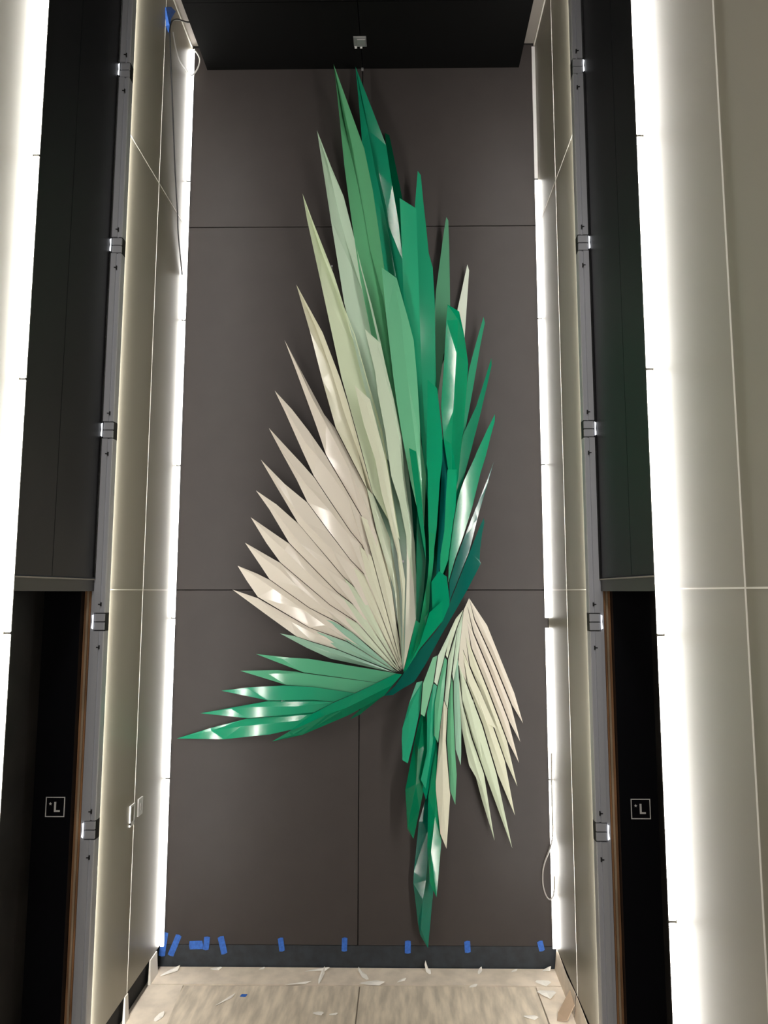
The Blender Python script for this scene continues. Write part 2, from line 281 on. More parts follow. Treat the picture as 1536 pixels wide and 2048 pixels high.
('upper','mint',[(-273,2641,100),(303,2233,115),(-91,2470,105),(-199,2622,101),(-54,2539,105),(-108,2527,115)],[[0,2,5],[2,1,5],[0,5,3],[5,4,3],[5,1,4]]),
('upper','pm',[(-174,2690,100),(315,2237,115),(-51,2543,104),(-9,2610,104),(-45,2589,113)],[[0,2,4],[2,1,4],[4,3,0],[4,1,3]]),
('upper','pm',[(-155,2832,100),(322,2237,115),(-4,2614,105),(11,2713,104),(-14,2687,115)],[[0,2,4],[2,1,4],[0,4,3],[4,1,3]]),
('upper','pm',[(-120,2967,100),(330,2240,115),(16,2715,105),(38,2826,104),(5,2801,115)],[[0,2,4],[2,1,4],[0,4,3],[4,1,3]]),
('upper','pc',[(-69,3079,100),(338,2244,115),(43,2829,104),(61,2971,102),(32,2939,112)],[[0,2,4],[2,1,4],[0,4,3],[4,1,3]]),
('upper','pc',[(2,3223,105),(342,2249,120),(66,2972,109),(100,3138,107),(72,3090,115)],[[0,2,4],[2,1,4],[0,4,3],[4,1,3]]),
('upper','pc',[(13,3464,110),(346,2253,125),(105,3140,114),(68,3430,111),(140,3309,112),(261,2871,117),(95,3293,122),(200,2951,136)],[[0,2,6],[2,7,6],[2,1,7],[0,4,3],[0,6,4],[6,7,4],[7,5,4],[7,1,5]]),
('upper','pm',[(57,3695,115),(348,2257,130),(145,3327,119),(210,3111,121),(316,2756,125),(115,3626,116),(245,3288,119),(318,2869,124),(151,3449,132),(268,3029,142)],[[0,2,8],[2,3,8],[3,9,8],[3,4,9],[4,1,9],[0,8,5],[8,6,5],[8,9,6],[9,7,6],[9,1,7]]),
('upper','A',[(-40,4518,200),(350,2261,160),(37,4195,194),(129,3909,189),(179,3643,185),(305,3163,176),(344,2796,170),(87,4401,198),(210,3924,189),(238,3783,187),(317,3270,178),(368,2949,172),(58,4353,205),(168,3944,205),(228,3622,199),(312,3185,191),(354,2833,185)],[[0,2,12],[2,13,12],[2,3,13],[3,4,13],[4,14,13],[4,15,14],[4,5,15],[5,16,15],[5,6,16],[6,1,16],[0,12,7],[12,13,7],[13,8,7],[13,9,8],[13,14,9],[14,10,9],[14,15,10],[15,11,10],[15,16,11],[16,1,11]]),
('upper','Bc',[(42,4982,220),(449,2696,160),(128,4622,211),(149,4450,206),(210,4126,198),(258,3775,189),(325,3562,183),(377,3295,176),(381,3147,172),(172,4862,216),(212,4665,211),(281,4395,204),(341,4091,196),(366,3762,188),(398,3533,182),(444,3243,174),(449,3147,172),(146,4845,225),(248,4429,226),(324,4063,216),(352,3741,208),(407,3343,197)],[[0,2,17],[2,3,17],[3,18,17],[3,4,18],[4,19,18],[4,5,19],[5,20,19],[5,6,20],[6,21,20],[6,7,21],[7,8,21],[8,1,21],[0,17,9],[17,10,9],[17,18,10],[18,11,10],[18,12,11],[18,19,12],[19,13,12],[19,20,13],[20,14,13],[20,21,14],[21,15,14],[21,16,15],[21,1,16]]),
('upper','S',[(322,3570,180),(352,2250,165),(381,3299,177),(380,2952,173),(363,2404,167),(380,3462,179),(420,3185,176),(449,2646,170),(372,2324,166)],[[0,2,3,4,1,8,7,6,5]]),
('upper','Cc',[(179,5488,260),(517,3343,190),(221,5048,246),(273,4590,231),(301,4373,224),(351,4064,214),(410,3742,204),(457,3543,197),(302,5396,257),(397,5047,245),(439,4880,240),(467,4554,229),(495,4056,213),(536,3773,204),(281,5377,264),(341,5039,265),(355,4865,260),(393,4525,249),(459,3986,231),(506,3639,216)],[[0,2,14],[2,15,14],[2,16,15],[2,3,16],[3,17,16],[3,4,17],[4,5,17],[5,18,17],[5,6,18],[6,19,18],[6,7,19],[7,1,19],[0,14,8],[14,15,8],[15,9,8],[15,16,9],[16,10,9],[16,11,10],[16,17,11],[17,12,11],[17,18,12],[18,13,12],[18,19,13],[19,1,13]]),
('upper','D',[(326,6109,220),(547,3586,160),(337,5878,211),(348,5581,199),(356,5311,187),(392,4901,178),(452,4568,181),(510,3988,169),(463,5992,262),(466,5856,256),(482,5391,237),(493,4972,218),(504,4566,199),(536,3986,178)],[[0,2,3,4,5,6,7,1,13,12,11,10,9,8]]),
('upper','Q1',[(480,6412,120),(617,3391,100),(455,6097,118),(465,5446,114),(487,4591,108),(525,4003,104),(506,6372,120),(526,6138,118),(550,5903,117),(570,5678,115),(603,5551,114),(617,5272,113),(622,4698,109),(629,4566,108),(650,4002,104)],[[0,2,3,4,5,1,14,13,12,11,10,9,8,7,6]]),
('upper','Q2',[(721,6012,90),(633,4430,70),(703,5904,89),(629,5355,82),(610,5027,78),(612,4643,73),(738,5982,90),(744,5740,87),(748,5243,80),(720,4896,76),(690,4815,75)],[[0,2,3,4,5,1,10,9,8,7,6]]),
('upper','Q3',[(896,5599,70),(656,4015,50),(809,5202,65),(747,4900,61),(638,4637,58),(627,4308,54),(911,5548,69),(888,5240,66),(867,4961,62),(759,4432,55)],[[0,2,3,4,5,1,9,8,7,6]]),
('upper','R1',[(718,5195,200),(747,3586,160),(707,5064,197),(689,4750,189),(671,4505,183),(660,4349,179),(677,4095,173),(813,5135,199),(844,4979,195),(856,4908,193),(882,4701,188),(877,4610,186),(841,4172,175),(815,3970,170),(793,3747,164),(808,5068,186),(790,4797,165),(775,4551,159),(760,4323,153),(744,4036,146)],[[2,15,0],[2,16,15],[2,3,16],[3,17,16],[3,4,17],[4,5,17],[5,18,17],[5,6,18],[6,19,18],[6,1,19],[0,15,7],[15,8,7],[15,9,8],[15,16,9],[16,10,9],[16,11,10],[16,17,11],[17,18,11],[18,12,11],[18,19,12],[19,13,12],[19,14,13],[19,1,14]]),
('upper','Q4',[(1019,5117,130),(781,3390,110),(947,4867,139),(895,4673,145),(852,4409,144),(807,3995,136),(1030,5068,124),(989,4872,126),(922,4494,126),(854,4141,129),(814,3752,119)],[[0,2,3,4,5,1,10,9,8,7,6]]),
('upper','Q5',[(1076,4760,140),(740,3389,120),(1012,4554,141),(948,4357,142),(844,4133,153),(806,3994,152),(772,3749,141),(1080,4706,135),(1038,4527,132),(976,4272,128),(908,4015,125),(837,3752,123),(797,3634,124)],[[0,2,3,4,5,6,1,12,11,10,9,8,7]]),
('upper','Q6',[(1098,4290,150),(709,2927,140),(1033,4160,155),(945,3973,162),(929,3931,163),(838,3738,170),(805,3651,171),(776,3525,168),(751,3386,164),(714,3110,152),(1095,4228,146),(1059,4100,145),(1018,3942,143),(976,3811,143),(905,3529,139),(831,3298,139),(762,3111,141)],[[0,2,3,4,5,6,7,8,9,1,16,15,14,13,12,11,10]]),
('upper','sp',[(1087,3907,130),(721,2793,140),(1021,3732,133),(928,3508,139),(835,3280,144),(769,3106,148),(716,2932,149),(1033,3726,131),(962,3495,132),(946,3435,131),(878,3177,131)],[[0,2,3,4,5,6,1,10,9,8,7]]),
('upper','sp',[(998,3444,130),(202,2051,130),(971,3390,129),(883,3174,126),(728,2787,119),(667,2630,116),(601,2538,117),(490,2410,121),(406,2305,124),(348,2213,124),(286,2124,125),(1003,3407,127),(982,3311,124),(967,3201,119),(962,3106,113),(972,3083,111),(864,2877,110),(776,2727,110),(659,2530,110),(525,2288,110),(438,2157,111),(327,2094,119),(272,2058,123)],[[0,2,3,4,5,6,7,8,9,10,1,22,21,20,19,18,17,16,15,14,13,12,11]]),
('upper','dk',[(472,4425,90),(477,2612,90),(379,4003,109),(419,3594,101),(450,3111,95),(757,4101,34),(782,3603,29),(728,3113,39),(583,2674,68)],[[0,2,3,4,1,8,7,6,5]]),
('upper','teal',[(676,4109,150),(611,2950,150),(659,3751,149),(637,3388,150),(742,4082,136),(757,3845,131),(738,3590,132),(694,3187,136)],[[0,2,3,1,7,6,5,4]]),
('upper','teal',[(553,3790,150),(580,2950,150),(553,3345,153),(599,3778,141),(612,3346,141)],[[0,2,1,4,3]]),
('upper','R2',[(548,4539,280),(568,2987,250),(546,4324,277),(540,3949,271),(545,3770,267),(549,3376,259),(625,4469,269),(637,4357,266),(659,4138,259),(665,4066,257),(662,3890,255),(641,3716,254),(615,3355,251)],[[0,2,3,4,5,1,12,11,10,9,8,7,6]]),
('upper','R3',[(701,3812,280),(637,2929,260),(687,3582,275),(673,3326,268),(641,3143,266),(774,3814,271),(773,3722,268),(764,3514,263),(739,3377,262),(702,3104,258)],[[0,2,3,4,1,9,8,7,6,5]]),
('upper','R5',[(399,3985,280),(530,3104,250),(433,3731,272),(456,3539,266),(463,3495,265),(456,3958,272),(494,3633,263),(512,3402,257),(526,3257,253)],[[0,2,3,4,1,8,7,6,5]]),
('upper','R6',[(462,3506,230),(476,2617,220),(455,3105,227),(453,2646,223),(498,3463,225),(521,3275,220),(532,3105,218),(507,2794,218)],[[0,2,3,1,7,6,5,4]]),
('upper','R4',[(551,3318,280),(423,2358,260),(553,3101,272),(542,2966,268),(482,2632,263),(468,2557,262),(598,3305,274),(591,3127,268),(581,3027,266),(565,2930,264),(548,2702,257),(478,2466,257)],[[0,2,3,4,5,1,11,10,9,8,7,6]]),
('upper','R7',[(628,3015,310),(595,2576,300),(568,2933,318),(575,2734,310),(551,2643,311),(687,2974,297),(709,2795,287),(707,2757,286),(654,2633,291)],[[0,2,3,4,1,8,7,6,5]]),
('upper','R10',[(450,2642,260),(350,2243,240),(375,2328,244),(482,2615,259),(549,2701,260),(497,2509,254),(383,2276,242)],[[0,2,1,6,5,4,3]]),
('upper','R8',[(652,2792,330),(356,2242,270),(553,2702,323),(480,2468,295),(376,2266,272),(649,2632,308),(481,2429,289)],[[0,2,3,4,1,6,5]]),
('upper','T1',[(-826,2363,30),(-613,2330,56),(-463,2237,90),(-547,2338,71),(-391,2333,107),(297,2240,270),(147,2167,233),(-430,2226,97)],[[0,1,2],[0,3,1],[1,3,4,5,6,7,2]]),
('upper','T1',[(-949,2231,30),(-724,2210,45),(-570,2127,78),(-650,2238,37),(-489,2229,71),(-428,2221,109),(147,2165,236),(-20,2084,198),(-346,2118,126),(-461,2222,102)],[[0,1,2],[0,3,1],[1,3,4,9],[9,4,5,6],[1,9,6,7,8,2]]),
('upper','T3',[(-1095,2075,30),(-875,2092,53),(-709,2008,83),(-879,2104,53),(-581,2127,106),(-343,2119,150),(-19,2083,210),(-187,2012,178),(-342,2024,150)],[[0,1,2],[0,3,1],[1,3,4,5,6,7,8,2]]),
('upper','T3',[(-1257,1900,30),(-1017,1937,40),(-877,1869,64),(-1029,1941,30),(-711,2002,68),(-344,2018,131),(-187,2009,183),(-340,1930,156),(-475,1913,133),(-456,1972,136),(-918,1951,57)],[[0,1,2],[0,3,1],[1,3,4,10],[10,4,5,9],[9,5,6],[1,10,9,6,7,8,2]]),
('upper','T5',[(-1440,1705,30),(-1170,1765,30),(-1065,1702,38),(-1174,1786,30),(-883,1862,44),(-696,1882,75),(-366,1924,131),(-233,1923,178),(-493,1800,133),(-688,1752,100),(-926,1805,61),(-454,1865,140)],[[0,1,2],[0,3,1],[1,3,4,10],[10,4,5,6,11],[11,6,7],[1,10,11,7,8,9,2]]),
('upper','R7',[(-661,1711,160),(-527,1792,210),(-216,1937,270),(-74,1987,285),(270,2157,300),(344,2234,290),(297,2240,285),(145,2167,280),(-15,2090,275),(-179,2019,260),(-329,1940,245),(-506,1762,190),(-430,1760,160),(-74,1911,180),(204,2065,220)],[[0,11,12],[0,1,11],[1,2,12,11],[2,3,13,12],[3,4,14,13],[1,10,2],[2,10,9],[2,9,3],[3,9,8],[3,8,7,4],[4,7,6,5],[4,5,14]]),
('upper','dk3',[(-76,1854,50),(65,1993,130),(248,2127,130),(240,2114,120),(192,2043,80),(31,1915,70),(11,1898,60)],[[0,1,2,3,4,5,6]]),
('lower','plate',[(875,2807,100),(788,2282,100),(833,2716,100),(794,2401,100),(785,2291,100),(914,2640,100),(861,2741,100),(903,2537,100),(855,2642,100),(885,2417,100),(841,2528,100),(870,2279,100),(822,2409,100),(847,2153,100)],[[0,2,3,4,1,13,12,11,10,9,8,7,6,5]]),
('lower','wh',[(1287,1837,80),(876,2807,100),(1223,2067,85),(1131,2300,89),(1016,2593,95),(1204,1977,83),(1060,2334,90),(920,2643,97),(1167,2130,113),(1041,2442,122)],[[2,8,0],[2,3,8],[3,9,8],[3,4,9],[4,1,9],[0,8,5],[8,6,5],[8,9,6],[9,7,6],[9,1,7]]),
('lower','wh',[(1263,1695,80),(862,2744,100),(1195,1974,85),(1051,2333,92),(913,2639,98),(1182,1850,83),(1039,2226,90),(911,2537,96),(1148,2012,115),(1016,2345,122)],[[2,8,0],[2,3,8],[3,9,8],[3,4,9],[4,1,9],[0,8,5],[8,6,5],[8,9,6],[9,7,6],[9,1,7]]),
('lower','wh',[(1250,1537,80),(853,2644,100),(1172,1853,86),(1031,2223,92),(902,2536,98),(1168,1699,83),(1025,2085,90),(893,2417,96),(1132,1870,116),(999,2221,122)],[[2,8,0],[2,3,8],[3,9,8],[3,4,9],[4,1,9],[0,8,5],[8,6,5],[8,9,6],[9,7,6],[9,1,7]]),
('lower','pc',[(1233,1362,80),(840,2530,100),(1158,1701,86),(1017,2081,92),(885,2416,98),(1147,1553,83),(1015,1940,90),(878,2281,96),(1120,1716,116),(984,2085,122)],[[2,8,0],[2,3,8],[3,9,8],[3,4,9],[4,1,9],[0,8,5],[8,6,5],[8,9,6],[9,7,6],[9,1,7]]),
('lower','pc',[(1211,1145,80),(817,2411,100),(1139,1553,86),(1007,1936,92),(868,2280,98),(1082,1456,85),(974,1827,91),(853,2150,96),(1100,1528,116),(970,1930,122)],[[0,2,8],[2,9,8],[2,3,9],[3,4,9],[4,1,9],[0,8,5],[8,6,5],[8,9,6],[9,7,6],[9,1,7]]),
('lower','pm',[(1186,904,80),(790,2293,100),(1072,1456,88),(965,1823,93),(843,2151,98),(985,1456,88),(891,1730,92),(812,2012,96),(1066,1322,116),(931,1762,122)],[[0,2,8],[2,9,8],[2,3,9],[3,4,9],[4,1,9],[8,5,0],[8,6,5],[8,9,6],[9,7,6],[9,1,7]]),
('lower','pm',[(1051,960,80),(780,2247,100),(975,1458,88),(882,1729,92),(807,2008,96),(957,1263,85),(910,1443,88),(862,1518,89),(840,1625,91),(806,1804,93),(789,2028,97),(962,1348,116),(845,1749,122)],[[0,2,11],[2,3,11],[3,12,11],[3,4,12],[4,1,12],[0,11,5],[11,6,5],[11,7,6],[11,8,7],[11,12,8],[12,9,8],[12,10,9],[12,1,10]]),
('lower','pm',[(963,1557,130),(804,2230,120),(886,1773,127),(853,1899,125),(812,2024,123),(953,1646,129),(936,1831,126),(907,1981,124),(917,1760,139),(867,1977,139)],[[0,2,8],[2,3,8],[3,9,8],[3,4,9],[4,1,9],[0,8,5],[8,6,5],[8,7,6],[8,9,7],[9,1,7]]),
('lower','pc',[(1074,1800,120),(829,2325,110),(996,1850,119),(921,2020,115),(856,2166,113),(1020,1924,118),(957,2074,115),(873,2254,111)],[[0,2,3,4,1,7,6,5]]),
('lower','pm',[(828,2716,100),(699,2340,120),(769,2648,104),(719,2548,110),(686,2363,119),(768,2563,108),(733,2460,114),(768,2610,109),(725,2487,116)],[[2,7,0],[2,3,7],[3,8,7],[3,4,8],[4,1,8],[7,5,0],[7,8,5],[8,6,5],[8,1,6]]),
('lower','mint2',[(831,2708,90),(695,1955,130),(775,2561,98),(706,2336,110),(673,2022,127),(804,2579,97),(778,2552,98),(729,2228,115),(758,2486,110),(713,2242,125)],[[2,8,0],[2,3,8],[3,9,8],[3,4,9],[4,1,9],[0,6,5],[0,8,6],[8,9,6],[9,7,6],[9,1,7]]),
('lower','mint2',[(830,2702,90),(743,2161,120),(780,2548,99),(736,2220,117),(797,2440,104),(783,2345,110),(793,2540,104),(770,2365,114)],[[2,6,0],[2,7,6],[2,3,7],[3,1,7],[6,4,0],[6,7,4],[7,5,4],[7,1,5]]),
('lower','mint',[(771,2363,100),(795,1527,110),(748,2151,102),(747,2028,104),(752,1785,107),(757,1644,109),(784,2318,101),(792,2028,104),(802,1806,107),(800,1616,109),(768,2111,114),(775,1842,120)],[[2,10,0],[2,3,10],[3,11,10],[3,4,11],[4,5,11],[5,1,11],[0,10,6],[10,7,6],[10,11,7],[11,8,7],[11,9,8],[11,1,9]]),
('lower','mint2',[(722,2553,120),(616,2136,150),(626,2364,134),(593,2160,149),(734,2554,120),(676,2363,134),(680,2434,132),(637,2297,142)],[[0,2,6],[2,7,6],[2,3,7],[3,1,7],[0,6,4],[6,5,4],[6,7,5],[7,1,5]]),
('lower','V6',[(621,2361,120),(515,1901,170),(584,2345,122),(506,2149,144),(486,1921,169),(585,2156,142),(528,1946,165)],[[0,2,3,4,1,6,5]]),
('lower','V7',[(502,2164,120),(385,1552,170),(456,2154,121),(399,2001,134),(344,1808,150),(340,1724,157),(344,1577,169),(483,1954,137),(428,1714,156),(490,2142,123),(396,1935,154),(392,1755,166),(349,1616,170)],[[2,9,0],[2,3,9],[3,10,9],[3,4,10],[4,11,10],[4,5,11],[5,12,11],[5,6,12],[6,1,12],[9,7,0],[9,10,7],[10,11,7],[11,8,7],[11,12,8],[12,1,8]]),
('lower','V7',[(588,2149,130),(522,1361,160),(536,1931,138),(533,1632,150),(485,1429,157),(615,2128,131),(586,1752,145),(580,1704,147),(570,1641,149),(567,1915,147),(552,1657,159)],[[2,9,0],[2,10,9],[2,3,10],[3,4,10],[4,1,10],[0,9,5],[9,6,5],[9,7,6],[9,10,7],[10,8,7],[10,1,8]]),
('lower','V9',[(678,2347,120),(618,1706,170),(621,2128,137),(596,1997,147),(590,1760,166),(695,2325,122),(663,2023,145),(627,1771,165),(652,2156,143),(623,1948,162)],[[0,2,8],[2,3,8],[3,9,8],[3,4,9],[4,1,9],[0,8,5],[8,6,5],[8,9,6],[9,7,6],[9,1,7]]),
('lower','V10',[(669,2014,120),(676,933,180),(642,1833,130),(630,1721,136),(600,1415,153),(600,1346,156),(631,1037,174),(695,1949,123),(679,1712,136),(689,1562,145),(705,1353,156),(709,1318,158),(687,1055,173),(652,1688,163),(653,1340,182)],[[2,3,0],[3,13,0],[3,4,13],[4,5,13],[5,14,13],[5,6,14],[6,1,14],[0,8,7],[0,13,8],[13,9,8],[13,10,9],[13,14,10],[14,11,10],[14,12,11],[14,1,12]]),
('lower','V11',[(730,2195,100),(749,1238,130),(701,1946,108),(689,1715,115),(712,1337,127),(740,2150,101),(741,1992,106),(751,1646,117),(762,1457,123),(720,1904,122),(724,1597,134)],[[2,9,0],[2,3,9],[3,10,9],[3,4,10],[4,1,10],[0,6,5],[0,9,6],[9,7,6],[9,10,7],[10,8,7],[10,1,8]]),
('lower','V12',[(514,1957,90),(428,989,140),(477,1863,95),(441,1713,103),(367,1346,122),(381,1065,136),(564,1713,102),(523,1417,117),(476,1199,129),(501,1864,103),(465,1644,135),(448,1391,149),(386,1085,145)],[[0,2,9],[2,3,9],[3,10,9],[3,11,10],[3,4,11],[4,12,11],[4,5,12],[5,1,12],[9,6,0],[9,10,6],[10,7,6],[10,11,7],[11,8,7],[11,12,8],[12,1,8]]),
('lower','V15',[(528,1712,100),(525,1272,130),(487,1563,110),(475,1417,120),(604,1748,100),(618,1639,105),(586,1491,115)],[[0,2,3,1,6,5,4]]),
('lower','V14',[(604,1641,120),(599,584,175),(574,1503,127),(542,1294,138),(533,934,156),(550,680,170),(632,1531,126),(629,1274,139),(640,977,154),(608,667,171),(602,1425,148),(591,1159,170),(559,907,183)],[[2,10,0],[2,3,10],[3,11,10],[3,4,11],[4,12,11],[4,5,12],[5,1,12],[0,10,6],[10,7,6],[10,11,7],[11,8,7],[11,12,8],[12,9,8],[12,1,9]]),
('lower','V13',[(568,1394,30),(537,170,60),(471,1081,38),(431,715,46),(427,632,48),(461,351,55),(477,266,58),(604,1246,34),(600,876,42),(575,528,51),(564,1111,85),(523,675,102),(498,535,105),(482,328,83)],[[0,2,10],[2,3,10],[3,11,10],[3,4,11],[4,12,11],[4,5,12],[5,13,12],[5,6,13],[6,1,13],[0,10,7],[10,8,7],[10,11,8],[11,9,8],[11,12,9],[12,13,9],[13,1,9]]),
]

def blade(parent, key, V, F):
    r, g, b = COL[key]
    c = lin(r, g, b); c = tuple(min(.82, v*(1.07 if r > 180 else .88)) for v in c[:3])+(1,)
    m = mat('gloss paint '+key, c, .12, spec=.42)
    P = [(x/1000, -h/1000, z/1000) for x, z, h in V]
    bm = bmesh.new(); vs_ = [bm.verts.new(p) for p in P]
    for f in F:
        try: bm.faces.new([vs_[i] for i in f])
        except ValueError: pass
    bm.normal_update()
    for f in bm.faces[:]:
        if f.normal.y > 0: f.normal_flip()
    bmesh.ops.triangulate(bm, faces=[f for f in bm.faces if len(f.verts) > 4])
    th = .006                                                     # folded sheet, 6 mm with its return
    bv_ = {v: bm.verts.new((v.co.x, v.co.y+th, v.co.z)) for v in bm.verts[:]}
    front = bm.faces[:]
    edge = [(e.verts[0], e.verts[1], e.link_faces[0]) for e in bm.edges if len(e.link_faces) == 1]
    for f in front: bm.faces.new([bv_[v] for v in reversed(f.verts)])
    for a, b2, f in edge:
        L = list(f.verts); i = L.index(a)
        if L[(i+1) % len(L)] is not b2: a, b2 = b2, a
        bm.faces.new((b2, a, bv_[a], bv_[b2]))
    me = bpy.data.meshes.new('feather_blade'); bm.to_mesh(me); bm.free(); me.materials.append(m)
    o = bpy.data.objects.new('feather_blade', me); C.objects.link(o)
    o.parent = parent; o.matrix_parent_inverse = parent.matrix_world.inverted()
    if key in NAMES: o['label'] = NAMES[key]+' folded feather blade'
    return o
up = tag(empty('wing_sculpture', (-.05, 0, 1.4)), 'tall upper wing relief of folded white mint and green feather blades on the end wall', 'wall sculpture')
lo = tag(empty('wing_sculpture', (.6, 0, .17)), 'smaller lower wing relief hanging beneath the large wing at its right', 'wall sculpture')
for g, key, V, F in BLADES: blade(up if g == 'upper' else lo, key, V, F)
# standoff pins that carry the blades off the wall
for par, pins in ((up, [(-.25,5.6,.05),(-.30,4.6,.06),(-.45,3.4,.07),(.1,3.3,.09),(.35,3.1,.09),(.1,2.1,.12),(-.6,2.0,.09)]), (lo, [(.85,2.3,.035),(.9,2.0,.07),(.55,1.5,.10)])):
    for x, z, h in pins: box('standoff_pin', x-.008, x+.008, -h, -.001, z-.008, z+.008, M_STEEL, par)

# ------------------------------------------------------------------ star-L jamb signs
for s, side, xc in ((-1, 'left', -1.722), (1, 'right', 1.752)):
    zc = 1.585; y = -1.4005
    t = tag(empty('floor_sign', (xc, y, zc)), 'square black sign with a star and the letter L on the %s lift jamb' % side, 'sign')
    h = .0575
    box('plate', xc-h, xc+h, y-.003, y, zc-h, zc+h, M_JAMB, t)
    b = .005; yf = (y-.0055, y-.003)
    boxes('border', [(xc-h,xc+h,*yf,zc+h-b,zc+h),(xc-h,xc+h,*yf,zc-h,zc-h+b),(xc-h,xc-h+b,*yf,zc-h+b,zc+h-b),(xc+h-b,xc+h,*yf,zc-h+b,zc+h-b)], M_SIGNW, t)
    boxes('letter_l', [(xc-.006,xc+.005,*yf,zc-.028,zc+.029),(xc+.005,xc+.029,*yf,zc-.028,zc-.018)], M_SIGNW, t)
    pts = [(xc-.029+(.010 if k % 2 == 0 else .004)*math.sin(k*math.pi/5), zc+.018+(.010 if k % 2 == 0 else .004)*math.cos(k*math.pi/5)) for k in range(10)]
    n = 10; V = [(x,yf[0],z) for x,z in pts]+[(x,yf[1],z) for x,z in pts]+[(xc-.029,yf[0],zc+.018)]
    F = [(20,(k+1)%n,k) for k in range(n)]+[(k,(k+1)%n,(k+1)%n+n,k+n) for k in range(n)]
    mesh('star', V, F, M_SIGNW, t)

# ------------------------------------------------------------------ blue tape
def tape(x, z, w_, l, ang, label, y=-.002, jag=.004):
    a = math.radians(ang); ca, sa = math.cos(a), math.sin(a); V = []
    P = [(-w_/2,-l/2),(0,-l/2-jag),(w_/2,-l/2+jag/2),(w_/2,0),(w_/2,l/2),(0,l/2+jag),(-w_/2,l/2-jag/2),(-w_/2,0)]
    for dy in (-.0015, 0):
        V += [(x+p*ca+q*sa, y+dy-(.001 if abs(q) > l*.4 else 0), z-p*sa+q*ca) for p, q in P]
    F = [tuple(range(8)), tuple(range(15,7,-1))]+[(k, k+8, (k+1)%8+8, (k+1)%8) for k in range(8)]
    return tag(mesh('tape_piece', V, F, M_TAPE), label, 'tape', 'blue tape pieces along the base of the end wall')
for x, z, w_, l, a, lb in ((-1.497,.161,.048,.17,7,'tall strip of blue tape in the left corner of the end wall'),
    (-1.41,.154,.046,.158,22,'slanted blue tape strip second from the left corner'),
    (-1.245,.157,.060,.10,88,'blue tape piece stuck sideways at the wall base'),
    (-1.165,.170,.045,.092,5,'short upright blue tape touching the sideways piece'),
    (-1.041,.157,.048,.126,-15,'blue tape leaning left right of the sideways piece'),
    (-.588,.164,.042,.094,-9,'blue tape midway along the left half of the wall base'),
    (-.102,.167,.042,.096,2,'blue tape beside the central joint of the end wall'),
    (.384,.151,.045,.088,1,'blue tape just left of the lowest green blade tip'),
    (.841,.155,.045,.080,-3,'blue tape midway along the right half of the wall base'),
    (1.403,.164,.044,.070,-14,'small blue tape near the right corner of the end wall')):
    tape(x, z, w_, l, a, lb)
tag(mesh('tape_piece', [(-.812,-.40,.002),(-.772,-.405,.002),(-.764,-.375,.004),(-.805,-.370,.002),(-.812,-.40,.0005),(-.772,-.405,.0005),(-.764,-.375,.0005),(-.805,-.37,.0005)],
    [(0,1,2,3),(7,6,5,4),(0,4,5,1),(1,5,6,2),(2,6,7,3),(3,7,4,0)], M_TAPE), 'scrap of blue tape lying on the plywood floor', 'tape')
tag(mesh('tape_piece', [(-1.518,-.56,7.56),(-1.512,-.47,7.60),(-1.50,-.60,7.42),(-1.515,-.69,7.44),(-1.49,-.66,7.31),(-1.515,-.60,7.30),
    (-1.5195,-.56,7.555),(-1.5195,-.47,7.595),(-1.5195,-.60,7.415),(-1.5195,-.69,7.435),(-1.5195,-.66,7.305),(-1.5195,-.60,7.295)],
    [(0,1,2,3),(3,2,5,4),(9,8,7,6),(10,11,8,9),(0,6,7,1),(1,7,8,2),(2,8,11,5),(5,11,10,4),(4,10,9,3),(3,9,6,0)], M_TAPE), 'folded blue tape holding the black cable high on the left wall', 'tape')

# ------------------------------------------------------------------ cables
tag(tube('cable', [(-1.40,-.30,7.66),(-1.45,-.36,7.60),(-1.495,-.502,7.50),(-1.506,-.60,7.36),(-1.508,-.571,7.172),(-1.508,-.482,6.806),(-1.508,-.367,6.321),(-1.508,-.268,5.989),(-1.508,-.221,5.796),(-1.508,-.085,5.513)], .006, M_BLACK),
    'long black cable hanging down the left wall from blue tape', 'cable')
tag(tube('cable', [(-1.506,-.535,7.36),(-1.508,-.46,7.30),(-1.508,-.36,7.26),(-1.503,-.20,7.30),(-1.50,-.05,7.36),(-1.455,-.03,7.44),(-1.44,-.025,7.53),(-1.47,-.022,7.60),(-1.50,-.02,7.63)], .006, M_WHITE),
    'thin white cable looping from the top of the left corner strip', 'cable')
tag(tube('cable', [(1.513,-.022,1.60),(1.508,-.030,1.392),(1.507,-.034,1.15),(1.500,-.034,.942),(1.435,-.02,.757),(1.424,-.02,.628),(1.447,-.02,.537),(1.478,-.025,.511),(1.505,-.03,.555),(1.512,-.03,.684)], .006, M_GREYW),
    'thin grey cable looped at the lower right corner of the wall', 'cable')

